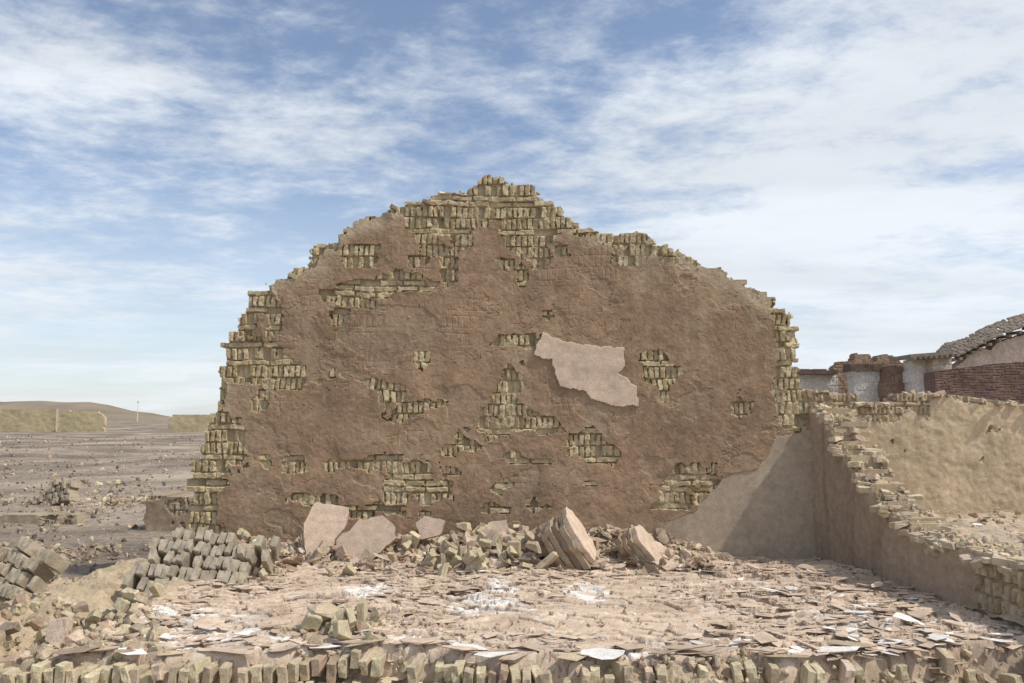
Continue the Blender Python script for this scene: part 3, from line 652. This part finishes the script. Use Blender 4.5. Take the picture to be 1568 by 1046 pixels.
for (u,v,n,sp,sc_) in [(175,770,160,26,.75),(130,783,90,35,.7),(40,770,50,30,.8),(30,815,60,40,.6),(215,755,30,10,.7),(60,860,130,50,.65),(150,850,120,40,.6),(130,745,60,60,1.),(100,722,60,80,1.),(200,700,60,50,1.),(80,690,40,60,1.4)]:
    for i in range(n):
        q=on_ground(random.gauss(u,sp),random.gauss(v,6),-.3)
        s=(.02+.09*random.random()**2.5)*sc_
        P.add(random.choice(CL if i%3 else SH),(q[0],q[1],gz(q[0],q[1])+s*.5+U(0,.05)),rr() if i%3 else (U(-.4,.4),U(-.4,.4),U(0,6)),(s*1.2,s,s),random.choices([DARK,TAN,YEL,BRN],[2,3,2,4])[0])
P.build("scattered_stones")
# ------------------------------------------------------------------ light
Ldir=Vector((.70,-.22,.95)).normalized()
sd=bpy.data.lights.new("sun","SUN"); sd.energy=3.2; sd.angle=math.radians(1.5); sd.color=(1,.935,.84)
so=bpy.data.objects.new("sun",sd); sc.collection.objects.link(so); so.rotation_euler=Ldir.to_track_quat('Z','Y').to_euler()
w=bpy.data.worlds.new("World"); sc.world=w; w.use_nodes=True; t=w.node_tree; N=t.nodes; L=t.links
bg=N["Background"]; bg.inputs["Strength"].default_value=.14
sky=N.new("ShaderNodeTexSky"); sky.sky_type='NISHITA'; sky.sun_disc=False
sky.sun_elevation=math.asin(Ldir.z); sky.sun_rotation=math.atan2(Ldir.x,Ldir.y); sky.altitude=300; sky.dust_density=.8; sky.ozone_density=2.8
tc=N.new("ShaderNodeTexCoord"); sx=N.new("ShaderNodeSeparateXYZ"); L.new(tc.outputs["Generated"],sx.inputs[0])
def math_(op,a,b=None,clamp=False):
    n=N.new("ShaderNodeMath"); n.operation=op; n.use_clamp=clamp
    for i,x in enumerate((a,b)):
        if x is None: continue
        if isinstance(x,(int,float)): n.inputs[i].default_value=x
        else: L.new(x,n.inputs[i])
    return n.outputs[0]
zc=math_('ADD',math_('MAXIMUM',sx.outputs[2],0.),.12)
px=math_('DIVIDE',sx.outputs[0],zc); py=math_('DIVIDE',sx.outputs[1],zc)
cx=N.new("ShaderNodeCombineXYZ"); L.new(px,cx.inputs[0]); L.new(py,cx.inputs[1])
def cloudn(scale,rot,stretch,loc,det=6,rough=.6,dist=.3):
    mp=N.new("ShaderNodeMapping"); mp.inputs["Rotation"].default_value=(0,0,rot); mp.inputs["Scale"].default_value=(scale*stretch,scale,1); mp.inputs["Location"].default_value=loc
    L.new(cx.outputs[0],mp.inputs[0]); n=N.new("ShaderNodeTexNoise"); n.inputs["Scale"].default_value=1; n.inputs["Detail"].default_value=det; n.inputs["Roughness"].default_value=rough; n.inputs["Distortion"].default_value=dist
    L.new(mp.outputs[0],n.inputs["Vector"]); return n.outputs["Fac"]
def mr_(x,a,b,c=0,d=1):
    n=N.new("ShaderNodeMapRange"); n.interpolation_type='SMOOTHSTEP'; n.inputs[1].default_value=a; n.inputs[2].default_value=b; n.inputs[3].default_value=c; n.inputs[4].default_value=d; L.new(x,n.inputs[0]); return n.outputs[0]
big=cloudn(.9,.5,.8,(6.1,2.7,0),5,.5,.2)
fine=cloudn(3.0,.9,.75,(1,2,0),8,.67,.15)
rip=cloudn(9,-.4,.8,(5,2,0),6,.64,.2)
d=math_('ADD',math_('MULTIPLY',big,.95),math_('ADD',math_('MULTIPLY',fine,.60),math_('MULTIPLY',rip,.34)))
d=math_('ADD',d,math_('MULTIPLY',sx.outputs[0],.16))
dens=mr_(d,.78,1.10)
hz=mr_(sx.outputs[2],.0,.36,.66,.10)
inv=math_('MULTIPLY',math_('SUBTRACT',1.0,dens),math_('SUBTRACT',1.0,hz))
dens=math_('MULTIPLY',math_('SUBTRACT',1.0,inv),.96)
shade=mr_(cloudn(1.3,.2,.5,(7,3,0),5,.6,.3),.35,.65,.92,1.06)
cc=N.new("ShaderNodeVectorMath"); cc.operation='SCALE'; cc.inputs[0].default_value=(6.0,6.35,6.75); L.new(shade,cc.inputs["Scale"])
mx=N.new("ShaderNodeMix"); mx.data_type='RGBA'; L.new(dens,mx.inputs["Factor"]); L.new(sky.outputs[0],mx.inputs["A"]); L.new(cc.outputs[0],mx.inputs["B"])
L.new(mx.outputs["Result"],bg.inputs["Color"])
sc.view_settings.view_transform='Standard'; sc.view_settings.look='None'; sc.view_settings.exposure=0
